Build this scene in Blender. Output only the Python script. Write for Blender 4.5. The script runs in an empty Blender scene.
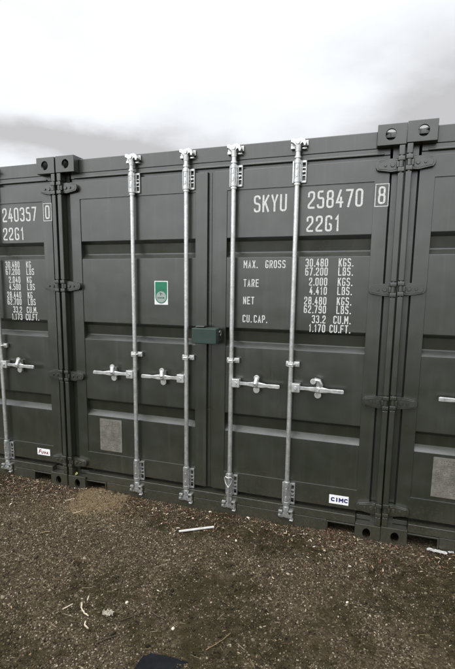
import bpy, bmesh, math, random
import numpy as np
from mathutils import Vector, Matrix

R = math.radians
random.seed(7)
S = bpy.context.scene
COL = S.collection

# ------------------------------------------------------------------ camera
cd = bpy.data.cameras.new('camera')
cam = bpy.data.objects.new('camera', cd); COL.objects.link(cam)
cam.location = (2.4237, -3.0322, 1.6336)
cam.rotation_euler = (R(81.075), R(-0.730), R(19.297))
cd.sensor_fit = 'AUTO'; cd.sensor_width = 36.0
cd.lens = 469.95 / 669.0 * 36.0
cd.shift_y = 29.0 / 669.0
cd.clip_start = 0.05; cd.clip_end = 2000
S.camera = cam
S.view_settings.view_transform = 'Standard'
S.view_settings.look = 'None'
S.view_settings.exposure = 0.0
S.view_settings.gamma = 1.0

# ------------------------------------------------------------------ sky: a bright overcast with grey bands of cloud
SUN_DIR = Vector((-0.30, -0.62, 0.95)).normalized()
w = bpy.data.worlds.new('World'); S.world = w; w.use_nodes = True
nt = w.node_tree; nt.nodes.clear(); N = nt.nodes; L = nt.links
def wn(t, **k):
    n = N.new(t)
    for a, b in k.items(): setattr(n, a, b)
    return n
def wmath(op, a, b=None, c=None):
    n = wn('ShaderNodeMath', operation=op)
    for i, v in enumerate((a, b, c)):
        if v is None: continue
        if isinstance(v, (int, float)): n.inputs[i].default_value = v
        else: L.new(v, n.inputs[i])
    return n.outputs[0]
sky = wn('ShaderNodeTexSky', sky_type='NISHITA', sun_disc=False)
sky.sun_elevation = math.asin(SUN_DIR.z)
sky.sun_rotation = math.atan2(SUN_DIR.x, SUN_DIR.y)
tc = wn('ShaderNodeTexCoord')
sep = wn('ShaderNodeSeparateXYZ'); L.new(tc.outputs['Generated'], sep.inputs[0])
nz = wn('ShaderNodeTexNoise'); nz.inputs['Scale'].default_value = 4.6; nz.inputs['Detail'].default_value = 6.0; nz.inputs['Roughness'].default_value = 0.52
mp = wn('ShaderNodeMapping'); mp.inputs['Scale'].default_value = (1, 1, 2.2); L.new(tc.outputs['Generated'], mp.inputs[0]); L.new(mp.outputs[0], nz.inputs['Vector'])
nsep = wn('ShaderNodeSeparateColor'); L.new(nz.outputs['Color'], nsep.inputs[0])
az = wmath('ARCTAN2', sep.outputs[0], sep.outputs[1])
el = wmath('ARCSINE', sep.outputs[2])
az = wmath('ADD', az, wmath('MULTIPLY', wmath('SUBTRACT', nsep.outputs[0], 0.5), 0.30))
el = wmath('ADD', el, wmath('MULTIPLY', wmath('SUBTRACT', nsep.outputs[1], 0.5), 0.11))
CLOUDS = [(-40, 15.0, 13, 1.7, 0.85), (-28, 13.2, 10, 2.8, 0.55), (-18, 13.0, 14, 3.0, 0.55), (7, 18, 10, 7.5, 0.85), (24, 16, 16, 6, 0.9), (-75, 17, 18, 4, 0.9), (-5, 15, 8, 3, 0.35),
          (60, 22, 20, 6, 0.7), (150, 16, 40, 6, 0.8), (-140, 20, 30, 7, 0.7)]
tot = None
for a0, e0, sa, se, am in CLOUDS:
    u = wmath('DIVIDE', wmath('SUBTRACT', az, R(a0)), R(sa)); v = wmath('DIVIDE', wmath('SUBTRACT', el, R(e0)), R(se))
    g = wmath('MULTIPLY', wmath('EXPONENT', wmath('MULTIPLY', wmath('ADD', wmath('MULTIPLY', u, u), wmath('MULTIPLY', v, v)), -1.0)), am)
    tot = g if tot is None else wmath('ADD', tot, g)
tot = wmath('ADD', tot, wmath('MULTIPLY', wmath('SUBTRACT', nsep.outputs[2], 0.46), 0.75))
ramp = wn('ShaderNodeValToRGB'); L.new(tot, ramp.inputs[0])
ramp.color_ramp.interpolation = 'LINEAR'
e = ramp.color_ramp.elements
e[0].position = 0.05; e[0].color = (0.955, 0.985, 1.02, 1)
e[1].position = 0.92; e[1].color = (0.545, 0.540, 0.548, 1)
zen = wn('ShaderNodeMapRange', interpolation_type='SMOOTHSTEP'); L.new(sep.outputs[2], zen.inputs[0])
for i_, v_ in ((1, 0.40), (2, 1.0), (3, 11.0), (4, 16.0)): zen.inputs[i_].default_value = v_      # an overcast sky is brightest overhead
cl = wn('ShaderNodeVectorMath', operation='SCALE'); L.new(ramp.outputs[0], cl.inputs[0]); 
dt = wn('ShaderNodeVectorMath', operation='DOT_PRODUCT'); L.new(tc.outputs['Generated'], dt.inputs[0]); dt.inputs[1].default_value = SUN_DIR
glow = wn('ShaderNodeMapRange', interpolation_type='SMOOTHSTEP'); L.new(dt.outputs['Value'], glow.inputs[0])
for i_, v_ in ((1, 0.25), (2, 1.0), (3, 0.0), (4, 24.0)): glow.inputs[i_].default_value = v_           # and on the side of the hidden sun
L.new(wmath('ADD', zen.outputs[0], glow.outputs[0]), cl.inputs['Scale'])
mx = wn('ShaderNodeMix', data_type='RGBA'); mx.inputs[0].default_value = 0.96
L.new(sky.outputs[0], mx.inputs[6]); L.new(cl.outputs[0], mx.inputs[7])
bg = wn('ShaderNodeBackground'); bg.inputs['Strength'].default_value = 0.10
L.new(mx.outputs[2], bg.inputs['Color'])
wo = wn('ShaderNodeOutputWorld'); L.new(bg.outputs[0], wo.inputs[0])

# ------------------------------------------------------------------ sun (behind thin cloud)
sd = bpy.data.lights.new('sun', 'SUN'); sd.energy = 0.6; sd.angle = R(18); sd.color = (1.0, 0.96, 0.90)
sun = bpy.data.objects.new('sun', sd); COL.objects.link(sun)
sun.rotation_euler = SUN_DIR.to_track_quat('Z', 'Y').to_euler(); sun.location = (0, -5, 8)

# ------------------------------------------------------------------ materials
class Mat:
    def __init__(s, name):
        s.m = bpy.data.materials.new(name); s.m.use_nodes = True
        s.t = s.m.node_tree; s.N = s.t.nodes; s.L = s.t.links
        s.b = s.N['Principled BSDF']
    def n(s, t, **k):
        n = s.N.new(t)
        for a, b in k.items(): setattr(n, a, b)
        return n
    def set(s, **k):
        for a, b in k.items(): s.b.inputs[a.replace('_', ' ')].default_value = b
        return s
    def coord(s, scale=(1, 1, 1), kind='Object'):
        c = s.n('ShaderNodeTexCoord'); m = s.n('ShaderNodeMapping'); m.inputs['Scale'].default_value = scale
        s.L.new(c.outputs[kind], m.inputs[0]); return m.outputs[0]
    def noise(s, scale, detail=4, rough=0.55, vec=None, out=0):
        n = s.n('ShaderNodeTexNoise'); n.inputs['Scale'].default_value = scale; n.inputs['Detail'].default_value = detail; n.inputs['Roughness'].default_value = rough
        s.L.new(vec if vec is not None else s.coord(), n.inputs['Vector']); return n.outputs[out]
    def ramp(s, fac, stops):
        r = s.n('ShaderNodeValToRGB'); s.L.new(fac, r.inputs[0]); el = r.color_ramp.elements
        while len(el) < len(stops): el.new(0.5)
        for e, (p, c) in zip(el, stops):
            e.position = p; e.color = (*c, 1) if len(c) == 3 else c
        return r.outputs[0]
    def mix(s, fac, a, b, blend='MIX'):
        m = s.n('ShaderNodeMix', data_type='RGBA', blend_type=blend)
        for i, v in ((0, fac), (6, a), (7, b)):
            if isinstance(v, (int, float)): m.inputs[i].default_value = v
            elif isinstance(v, tuple): m.inputs[i].default_value = (*v, 1)
            else: s.L.new(v, m.inputs[i])
        return m.outputs[2]
    def math(s, op, a, b):
        m = s.n('ShaderNodeMath', operation=op)
        for i, v in enumerate((a, b)):
            if isinstance(v, (int, float)): m.inputs[i].default_value = v
            else: s.L.new(v, m.inputs[i])
        return m.outputs[0]
    def bump(s, h, strength, dist):
        b = s.n('ShaderNodeBump'); b.inputs['Strength'].default_value = strength; b.inputs['Distance'].default_value = dist
        s.L.new(h, b.inputs['Height']); s.L.new(b.outputs[0], s.b.inputs['Normal'])
    def to(s, out, name): s.L.new(out, s.b.inputs[name])

def flat(name, c, rough=0.5, metal=0.0):
    m = Mat(name).set(Base_Color=(*c, 1), Roughness=rough, Metallic=metal); return m.m

def paint_mat():
    m = Mat('container_paint')
    big = m.noise(1.3, 5, 0.6)
    c = m.ramp(big, [(0.25, (0.0120, 0.0146, 0.0088)), (0.75, (0.0185, 0.0218, 0.0140))])
    # rain streaks and dust, their own shapes
    st = m.noise(1.0, 5, 0.6, m.coord((26, 26, 1.1)))
    stf = m.ramp(st, [(0.52, (0, 0, 0)), (0.78, (0.50, 0.50, 0.50))])
    c = m.mix(stf, c, (0.042, 0.041, 0.034))
    sp = m.noise(75, 3, 0.6)
    spf = m.ramp(sp, [(0.68, (0, 0, 0)), (0.80, (0.55, 0.55, 0.55))])
    c = m.mix(spf, c, (0.075, 0.070, 0.058))
    geo = m.n('ShaderNodeSeparateXYZ'); m.L.new(m.coord(), geo.inputs[0])
    low = m.n('ShaderNodeMapRange'); m.L.new(geo.outputs[2], low.inputs[0])
    for i_, v_ in ((1, 0.55), (2, 0.0), (3, 0.0), (4, 0.34)): low.inputs[i_].default_value = v_
    spl = m.math('GREATER_THAN', m.math('ADD', m.noise(110, 5, 0.75), m.math('MULTIPLY', low.outputs[0], 0.5)), 0.68)       # mud splashed up from the ground
    c = m.mix(m.math('MULTIPLY', spl, 0.55), c, (0.062, 0.050, 0.033))
    film = m.ramp(m.math('ADD', m.noise(5, 6, 0.7), low.outputs[0]), [(0.55, (0, 0, 0)), (0.9, (0.30,) * 3)])
    c = m.mix(film, c, (0.060, 0.052, 0.036))
    scr = m.noise(1.0, 3, 0.5, m.coord((9, 9, 150)))
    scm = m.math('MULTIPLY', m.math('GREATER_THAN', scr, 0.73), m.math('GREATER_THAN', m.noise(2.6, 3), 0.56))              # scuffs
    c = m.mix(m.math('MULTIPLY', scm, 0.5), c, (0.095, 0.092, 0.080))
    ru = m.math('GREATER_THAN', m.noise(34, 5, 0.75), 0.745)
    c = m.mix(m.math('MULTIPLY', ru, 0.7), c, (0.085, 0.036, 0.016))                                                          # rust specks
    m.to(c, 'Base Color')
    r = m.ramp(m.noise(6, 5, 0.6), [(0.3, (0.27,) * 3), (0.7, (0.37,) * 3)])
    m.to(r, 'Roughness')
    m.set(Specular_IOR_Level=1.0)
    hgt = m.math('ADD', m.math('MULTIPLY', m.noise(3.2, 2, 0.5), 1.0), m.math('MULTIPLY', m.noise(220, 2, 0.5), 0.02))
    m.bump(hgt, 0.35, 0.012)
    return m.m

def galv_mat(name='galvanised_steel', k=1.0):
    m = Mat(name)
    v = m.n('ShaderNodeTexVoronoi'); v.inputs['Scale'].default_value = 90; m.L.new(m.coord(), v.inputs['Vector'])
    c1 = m.ramp(v.outputs['Color'], [(0.0, (0.52 * k, 0.53 * k, 0.52 * k)), (1.0, (0.70 * k, 0.71 * k, 0.69 * k))])
    g = m.noise(14, 5, 0.65)
    c = m.mix(m.ramp(g, [(0.50, (0, 0, 0)), (0.78, (0.7, 0.7, 0.7))]), c1, (0.36, 0.35, 0.31))
    m.to(c, 'Base Color')
    m.set(Metallic=0.85)
    m.to(m.ramp(m.noise(30, 4), [(0.3, (0.28,) * 3), (0.7, (0.45,) * 3)]), 'Roughness')
    m.bump(m.noise(120, 3), 0.25, 0.002)
    return m.m

def letter_mat():
    m = Mat('white_lettering')
    f = m.ramp(m.noise(130, 4, 0.7), [(0.28, (0.12, 0.12, 0.11)), (0.40, (0.46, 0.46, 0.44)), (0.65, (0.64, 0.64, 0.62))])
    m.to(f, 'Base Color'); m.set(Roughness=0.55); return m.m

def plate_mat():
    m = Mat('weathered_plate')
    f = m.ramp(m.noise(24, 6, 0.7), [(0.25, (0.090, 0.085, 0.068)), (0.50, (0.150, 0.142, 0.118)), (0.8, (0.235, 0.225, 0.19))])
    m.to(f, 'Base Color'); m.set(Roughness=0.5, Metallic=0.25); m.bump(m.noise(160, 4), 0.4, 0.001); return m.m

def speckled(name, c0, c1, scale, rough=0.8, bump=0.4, dist=0.003, spec=0.2):
    m = Mat(name); m.to(m.ramp(m.noise(scale, 5, 0.65), [(0.3, c0), (0.7, c1)]), 'Base Color'); m.set(Roughness=rough)
    m.set(Specular_IOR_Level=spec)
    if bump: m.bump(m.noise(scale * 2, 4), bump, dist)
    return m.m

def vcol_mat(name, rough=0.85, scale=160):
    m = Mat(name); a = m.n('ShaderNodeAttribute', attribute_name='Col')
    v = m.ramp(m.noise(scale, 3), [(0.3, (0.72,) * 3), (0.7, (1.15,) * 3)])
    m.to(m.mix(1.0, a.outputs['Color'], v, 'MULTIPLY'), 'Base Color'); m.set(Roughness=rough, Specular_IOR_Level=0.15); return m.m

def ground_mat():
    m = Mat('gravel_ground')
    co = m.coord()
    g1 = m.noise(150, 6, 0.75, co); g2 = m.noise(9, 5, 0.6, co)
    v = m.n('ShaderNodeTexVoronoi'); v.inputs['Scale'].default_value = 95; m.L.new(co, v.inputs['Vector'])
    soil = m.ramp(g1, [(0.32, (0.016, 0.011, 0.006)), (0.55, (0.062, 0.046, 0.027)), (0.75, (0.18, 0.142, 0.094))])
    grit = m.ramp(v.outputs['Color'], [(0.2, (0.022, 0.017, 0.009)), (0.6, (0.072, 0.058, 0.032)), (0.95, (0.20, 0.165, 0.105))])
    c = m.mix(m.ramp(g2, [(0.35, (0.2,) * 3), (0.65, (0.75,) * 3)]), soil, grit)
    mo = m.n('ShaderNodeAttribute', attribute_name='moss')
    mossc = m.ramp(m.noise(240, 3, 0.7, co), [(0.3, (0.012, 0.010, 0.004)), (0.7, (0.046, 0.038, 0.017))])
    c = m.mix(mo.outputs['Fac'], c, mossc)
    m.to(c, 'Base Color'); m.set(Roughness=0.95, Specular_IOR_Level=0.08)
    h = m.math('ADD', m.math('MULTIPLY', v.outputs['Distance'], -0.6), g1)
    m.bump(h, 0.8, 0.010)
    return m.m

M = dict(
    paint=paint_mat(), galv=galv_mat(), fitting=galv_mat('galvanised_fitting', 0.86), letter=letter_mat(), plate=plate_mat(),
    rubber=flat('gasket_rubber', (0.008, 0.008, 0.008), 0.95),
    dark=flat('floor_and_shade', (0.02, 0.019, 0.017), 0.9),
    ink=flat('plate_print', (0.052, 0.047, 0.038), 0.6),
    white=speckled('white_vinyl', (0.62, 0.62, 0.61), (0.74, 0.74, 0.73), 40, 0.4, 0),
    navy=flat('navy_print', (0.016, 0.022, 0.10), 0.4),
    maroon=flat('maroon_print', (0.19, 0.012, 0.03), 0.4),
    green=speckled('sticker_green', (0.022, 0.15, 0.085), (0.035, 0.185, 0.11), 25, 0.4, 0),
    disc=flat('sticker_grey', (0.26, 0.30, 0.27), 0.4),
    stickink=flat('sticker_print', (0.03, 0.085, 0.06), 0.4),
    lockgreen=speckled('lock_box_green', (0.014, 0.030, 0.023), (0.020, 0.038, 0.030), 18, 0.5, 0.15, spec=0.4),
    ground=ground_mat(), stone=vcol_mat('gravel_stone'), chip=vcol_mat('leaf_and_bark', 0.75, 90),
    twigpale=speckled('pale_twig_bark', (0.26, 0.21, 0.14), (0.50, 0.43, 0.32), 60),
    twigdark=speckled('dark_twig_bark', (0.022, 0.016, 0.010), (0.075, 0.055, 0.035), 60),
    twigtan=speckled('tan_twig_bark', (0.13, 0.088, 0.045), (0.27, 0.19, 0.11), 60),
    sand=speckled('sand', (0.060, 0.043, 0.023), (0.185, 0.133, 0.073), 34, 0.95, 0.5, 0.006),
    plastic=speckled('white_plastic', (0.40, 0.38, 0.34), (0.62, 0.60, 0.56), 16, 0.55, 0.1),
    paper=speckled('white_paper', (0.50, 0.49, 0.46), (0.78, 0.77, 0.74), 30, 0.8, 0.3),
    mat=speckled('black_rubber', (0.006, 0.0062, 0.007), (0.012, 0.0125, 0.014), 20, 0.9, 0.3, spec=0.06),
    leaf=speckled('yellow_leaf', (0.42, 0.40, 0.12), (0.55, 0.52, 0.20), 50, 0.6, 0.2),
    pale=speckled('pale_stone', (0.38, 0.34, 0.27), (0.60, 0.55, 0.45), 45, 0.85),
)

# ------------------------------------------------------------------ mesh helpers
def B(): return bmesh.new()

def box(bm, x0, x1, y0, y1, z0, z1, bev=0.0, seg=2):
    x0, x1 = min(x0, x1), max(x0, x1)
    vs = [bm.verts.new(p) for p in ((x0, y0, z0), (x1, y0, z0), (x1, y1, z0), (x0, y1, z0), (x0, y0, z1), (x1, y0, z1), (x1, y1, z1), (x0, y1, z1))]
    fs = [bm.faces.new([vs[i] for i in f]) for f in ((3, 2, 1, 0), (4, 5, 6, 7), (0, 1, 5, 4), (1, 2, 6, 5), (2, 3, 7, 6), (3, 0, 4, 7))]
    if bev > 0:
        es = list({e for f in fs for e in f.edges})
        bmesh.ops.bevel(bm, geom=es, offset=bev, segments=seg, affect='EDGES', profile=0.5, clamp_overlap=True)

def prism(bm, pts, y0, y1, bev=0.0, inset=None):
    """outline in (x,z), counter-clockwise seen from -y, front face at y0"""
    a = sum(p[0] * q[1] - q[0] * p[1] for p, q in zip(pts, pts[1:] + pts[:1]))
    if a < 0: pts = pts[::-1]
    f = [bm.verts.new((x, y0, z)) for x, z in pts]; b = [bm.verts.new((x, y1, z)) for x, z in pts]
    n = len(pts)
    front = bm.faces.new(f); bm.faces.new(b[::-1])
    for i in range(n):
        j = (i + 1) % n; bm.faces.new((f[i], b[i], b[j], f[j]))
    if bev > 0:
        bmesh.ops.bevel(bm, geom=list(front.edges), offset=bev, segments=2, affect='EDGES', profile=0.5, clamp_overlap=True)
    if inset:
        big = max((q for q in bm.faces if abs(q.normal.y) > 0 or True), key=lambda q: (q.calc_area() if abs(q.calc_center_median().y - y0) < 1e-5 else 0))
        bmesh.ops.inset_individual(bm, faces=[big], thickness=inset[0], depth=inset[1])

def cyl(bm, p0, p1, r0, r1=None, n=14, cap=True):
    r1 = r0 if r1 is None else r1
    tube(bm, [p0, p1], [r0, r1], n)

def tube(bm, pts, rs, n=10):
    pts = [Vector(p) for p in pts]
    if isinstance(rs, (int, float)): rs = [rs] * len(pts)
    d0 = (pts[1] - pts[0]).normalized()
    up = Vector((0, 0, 1)) if abs(d0.z) < 0.9 else Vector((0, -1, 0))
    u = d0.cross(up).normalized(); rings = []
    for i, p in enumerate(pts):
        if i == 0: t = d0
        elif i == len(pts) - 1: t = (pts[i] - pts[i - 1]).normalized()
        else: t = ((pts[i + 1] - pts[i]).normalized() + (pts[i] - pts[i - 1]).normalized()).normalized()
        u = (u - t * u.dot(t)).normalized(); v = t.cross(u)
        rings.append([bm.verts.new(p + (u * math.cos(2 * math.pi * k / n) + v * math.sin(2 * math.pi * k / n)) * rs[i]) for k in range(n)])
    for a, b in zip(rings, rings[1:]):
        for k in range(n):
            bm.faces.new((a[k], a[(k + 1) % n], b[(k + 1) % n], b[k]))
    bm.faces.new(rings[0][::-1]); bm.faces.new(rings[-1])

def arc(cx, cz, r, a0, a1, n=8, rz=None):
    rz = rz or r
    return [(cx + r * math.cos(R(a0 + (a1 - a0) * i / n)), cz + rz * math.sin(R(a0 + (a1 - a0) * i / n))) for i in range(n + 1)]

def to_mesh(name, parts, smooth=35, mirror=None):
    """parts: list of (bmesh, material)"""
    me = bpy.data.meshes.new(name); fin = bmesh.new()
    for i, (bm, m) in enumerate(parts):
        for f in bm.faces: f.material_index = i
        t = bpy.data.meshes.new('t'); bm.to_mesh(t); bm.free(); fin.from_mesh(t); bpy.data.meshes.remove(t)
        me.materials.append(m)
    if mirror is not None:
        for v in fin.verts: v.co.x = 2 * mirror - v.co.x
        bmesh.ops.reverse_faces(fin, faces=fin.faces[:])
    else:
        pass
    fin.to_mesh(me); fin.free()
    if smooth:
        for p in me.polygons: p.use_smooth = True
        me.set_sharp_from_angle(angle=R(smooth))
    return me

def link(name, me, parent=None, loc=None):
    o = bpy.data.objects.new(name, me); COL.objects.link(o)
    if parent: o.parent = parent
    if loc: o.location = loc
    return o

def obj(name, bm, m, parent=None, smooth=35, mirror=None):
    parts = bm if isinstance(bm, list) else [(bm, m)]
    o = link(name, to_mesh(name, parts, smooth, mirror), parent)
    if smooth:
        wm = o.modifiers.new('weighted_normal', 'WEIGHTED_NORMAL'); wm.keep_sharp = True; wm.weight = 80
    return o

def tag(o, label, cat, group=None):
    o['label'] = label; o['category'] = cat
    if group: o['group'] = group
    return o

def kids(o): return [c for c in bpy.data.objects if c.parent == o]
def copy_tree(o, parent=None):
    c = o.copy(); COL.objects.link(c); c.parent = parent
    for ch in kids(o): copy_tree(ch, c)
    return c

# ------------------------------------------------------------------ stroke lettering (painted stencil-like narrow face)
def fillet(pts, r, closed):
    P = [Vector(p) for p in pts]; out = []; n = len(P)
    for i in range(n):
        if not closed and i in (0, n - 1): out.append(P[i]); continue
        a, b, c = P[i - 1], P[i], P[(i + 1) % n]
        d1 = (a - b); d2 = (c - b); l1, l2 = d1.length, d2.length
        d1.normalize(); d2.normalize()
        ang = d1.angle(d2)
        if ang > R(165): out.append(b); continue
        h1 = l1 if (not closed and i - 1 == 0) else l1 / 2
        h2 = l2 if (not closed and i + 1 == n - 1) else l2 / 2
        ri = r[i] if isinstance(r, (list, tuple)) else r
        if ri <= 0: out.append(b); continue
        t = min(ri / math.tan(ang / 2), h1 * 0.95, h2 * 0.95)
        p0, p1 = b + d1 * t, b + d2 * t
        for k in range(7):
            s = k / 6; out.append((1 - s) ** 2 * p0 + 2 * s * (1 - s) * b + s * s * p1)
    return out

def ribbon(bm, pts, t, y, closed=False):
    n = len(pts); ls = []; rs = []
    for i in range(n):
        if closed: a, c = pts[i - 1], pts[(i + 1) % n]
        else: a, c = pts[max(i - 1, 0)], pts[min(i + 1, n - 1)]
        b = pts[i]
        d1 = (b - a); d2 = (c - b)
        if d1.length < 1e-9: d1 = d2
        if d2.length < 1e-9: d2 = d1
        d1 = d1.normalized(); d2 = d2.normalized()
        n1 = Vector((-d1.y, d1.x)); n2 = Vector((-d2.y, d2.x)); m = (n1 + n2)
        m = m.normalized() if m.length > 1e-6 else n1
        k = min(1 / max(m.dot(n1), 0.3), 2.2)
        ls.append(bm.verts.new((b.x + m.x * t / 2 * k, y, b.y + m.y * t / 2 * k)))
        rs.append(bm.verts.new((b.x - m.x * t / 2 * k, y, b.y - m.y * t / 2 * k)))
    for i in range(n if closed else n - 1):
        j = (i + 1) % n
        bm.faces.new((rs[i], rs[j], ls[j], ls[i]))

G = {  # strokes on a unit cell: (points, corner radius, closed)
    '0': [([(0, 0), (1, 0), (1, 1), (0, 1)], .5, 1)], 'O': [([(0, 0), (1, 0), (1, 1), (0, 1)], .5, 1)],
    '1': [([(.15, .80), (.62, 1), (.62, 0)], 0, 0)],
    '2': [([(0, .74), (0, 1), (1, 1), (1, .60), (0, .17), (0, 0), (1, 0)], .45, 0)],
    '3': [([(0, .80), (0, 1), (1, 1), (1, .53), (.35, .53)], .45, 0), ([(.35, .53), (1, .53), (1, 0), (0, 0), (0, .20)], .45, 0)],
    '4': [([(.62, 1), (0, .27), (1.0, .27)], 0, 0), ([(.74, .55), (.74, 0)], 0, 0)],
    '5': [([(.95, 1), (.06, 1), (.06, .58), (1, .60), (1, 0), (0, 0), (0, .20)], .38, 0)],
    '6': [([(0, 0), (1, 0), (1, .56), (0, .56)], .45, 1), ([(0, .30), (0, 1), (1, 1), (1, .84)], .5, 0)],
    '7': [([(0, 1), (1, 1), (.35, 0)], 0, 0)],
    '8': [([(.04, .52), (.96, .52), (.96, 1), (.04, 1)], .45, 1), ([(0, 0), (1, 0), (1, .52), (0, .52)], .45, 1)],
    '9': [([(0, .44), (1, .44), (1, 1), (0, 1)], .45, 1), ([(1, .70), (1, 0), (0, 0), (0, .16)], .5, 0)],
    'S': [([(1, .80), (1, 1), (0, 1), (0, .56), (1, .46), (1, 0), (0, 0), (0, .20)], .42, 0)],
    'K': [([(0, 0), (0, 1)], 0, 0), ([(1, 1), (.12, .42)], 0, 0), ([(.42, .55), (1.0, 0)], 0, 0)],
    'Y': [([(0, 1), (.5, .45), (1, 1)], 0, 0), ([(.5, .45), (.5, 0)], 0, 0)],
    'U': [([(0, 1), (0, 0), (1, 0), (1, 1)], .5, 0)],
    'G': [([(1, .78), (1, 1), (0, 1), (0, 0), (1, 0), (1, .45), (.55, .45)], .45, 0)],
    'M': [([(0, 0), (0, 1)], 0, 0), ([(.04, .94), (.5, .40), (.96, .94)], 0, 0), ([(1, 0), (1, 1)], 0, 0)],
    'A': [([(0, 0), (.5, 1), (1, 0)], 0, 0), ([(.18, .28), (.82, .28)], 0, 0)],
    'X': [([(0, 0), (1, 1)], 0, 0), ([(0, 1), (1, 0)], 0, 0)],
    'R': [([(0, 0), (0, 1), (1, 1), (1, .50), (.1, .50)], (0, 0, .4, .4, 0), 0), ([(.55, .45), (1, 0)], 0, 0)],
    'P': [([(0, 0), (0, 1), (1, 1), (1, .48), (.1, .48)], (0, 0, .4, .4, 0), 0)],
    'T': [([(.0, 1), (1.0, 1)], 0, 0), ([(.5, 1), (.5, 0)], 0, 0)],
    'E': [([(1, 1), (0, 1), (0, 0), (1, 0)], 0, 0), ([(0, .52), (.85, .52)], 0, 0)],
    'F': [([(1, 1), (0, 1), (0, 0)], 0, 0), ([(0, .52), (.85, .52)], 0, 0)],
    'N': [([(0, 0), (0, 1)], 0, 0), ([(.06, .92), (.94, .08)], 0, 0), ([(1, 0), (1, 1)], 0, 0)],
    'C': [([(1, .76), (1, 1), (0, 1), (0, 0), (1, 0), (1, .24)], .45, 0)],
    'L': [([(0, 1), (0, 0), (1, 0)], 0, 0)],
    'B': [([(0, 0), (0, 1), (.95, 1), (.95, .52), (.1, .52)], (0, 0, .4, .3, 0), 0), ([(.1, .52), (1, .52), (1, 0), (0, 0)], (0, .3, .4, 0), 0)],
    'I': [([(.5, 0), (.5, 1)], 0, 0)],
    'W': [([(0, 1), (.25, 0), (.5, .8), (.75, 0), (1, 1)], 0, 0)],
}
def text(bm, s, x, z, h, y, width=0.42, adv=0.55, t=0.125, shear=0.0):
    """bottom-left at (x,z); returns right end"""
    k = 0
    for ch in s:
        if ch == ' ': x += adv * h * 0.75; continue
        if ch == '.':
            ribbon(bm, [Vector((x + h * .02, z + h * .075)), Vector((x + h * .17, z + h * .075))], h * 0.15, y); x += h * 0.27; continue
        w = width
        if ch in '1I': w = width * 0.75
        if ch in 'M': w = width * 1.2
        tw, th = (w - t) * h, (1 - t) * h
        for pts, r, cl in G[ch]:
            k += 1
            P = [(p[0] * tw, p[1] * th) for p in pts]
            P = fillet(P, [q * tw for q in r] if isinstance(r, tuple) else r * tw, cl) if r else [Vector(p) for p in P]
            P = [Vector((x + p.x + t * h / 2 + shear * p.y, z + p.y + t * h / 2)) for p in P]
            if not cl and ch in '1247KYUMAXRPTEFNLIWB':      # square stroke ends
                P[0] = P[0] + (P[0] - P[1]).normalized() * t * h * 0.48
                P[-1] = P[-1] + (P[-1] - P[-2]).normalized() * t * h * 0.48
            ribbon(bm, P, t * h, y - 0.00012 * (k % 3), bool(cl))
        x += (w + adv - width) * h
    return x
def text_w(s, h, **k):
    b = B(); r = text(b, s, 0, 0, h, 0, **k); b.free(); return r - (k.get('adv', .55) - k.get('width', .42)) * h

# ------------------------------------------------------------------ the shipping container
W, D, H = 2.438, 6.058, 2.591
DY = 0.050          # front of the door frames
PY = 0.056          # door panels
MIRR = W / 2
proto = bpy.data.objects.new('shipping_container', None); COL.objects.link(proto)

# --- body
def corrugated(a0, a1, pitch, lo, hi):
    out = []; a = a0; k = 0
    seq = (0.07, 0.068, 0.072, 0.068)
    while a < a1:
        out.append((a, lo)); out.append((min(a + seq[0], a1), lo)); a += seq[0] + seq[1]
        if a >= a1: break
        out.append((a, hi)); out.append((min(a + seq[2], a1), hi)); a += seq[2] + seq[3]
    return out
def side_wall():
    bm = B(); pr = corrugated(0.17, D - 0.17, 0.278, 0.012, 0.046); prev = None
    for y, x in pr:
        cur = (bm.verts.new((x, y, 0.16)), bm.verts.new((x, y, 2.53)))
        if prev: bm.faces.new((prev[0], prev[1], cur[1], cur[0]))
        prev = cur
    box(bm, 0.0003, 0.066, 0.178, D - 0.178, 2.53, 2.585, 0.004)
    box(bm, 0.004, 0.060, 0.178, D - 0.178, 0.06, 0.16, 0.004)
    return bm
obj('side_wall', side_wall(), M['paint'], proto)
obj('side_wall', side_wall(), M['paint'], proto, mirror=MIRR)
bm = B(); pr = corrugated(0.14, D - 0.14, 0.2, 2.556, 2.574); prev = None
for y, z in pr:
    cur = (bm.verts.new((0.066, y, z)), bm.verts.new((W - 0.066, y, z)))
    if prev: bm.faces.new((prev[0], cur[0], cur[1], prev[1]))
    prev = cur
obj('roof', bm, M['paint'], proto)
bm = B(); box(bm, 0.07, W - 0.07, 0.17, D - 0.03, 0.105, 0.16)
obj('floor', bm, M['dark'], proto)
bm = B(); box(bm, 0.16, W - 0.16, D - 0.05, D - 0.02, 0.12, 2.57, 0.004)
for k in range(9):
    x = 0.22 + k * 0.225; box(bm, x, x + 0.12, D - 0.02, D - 0.003, 0.20, 2.48, 0.01)
obj('rear_wall', bm, M['paint'], proto)

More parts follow.
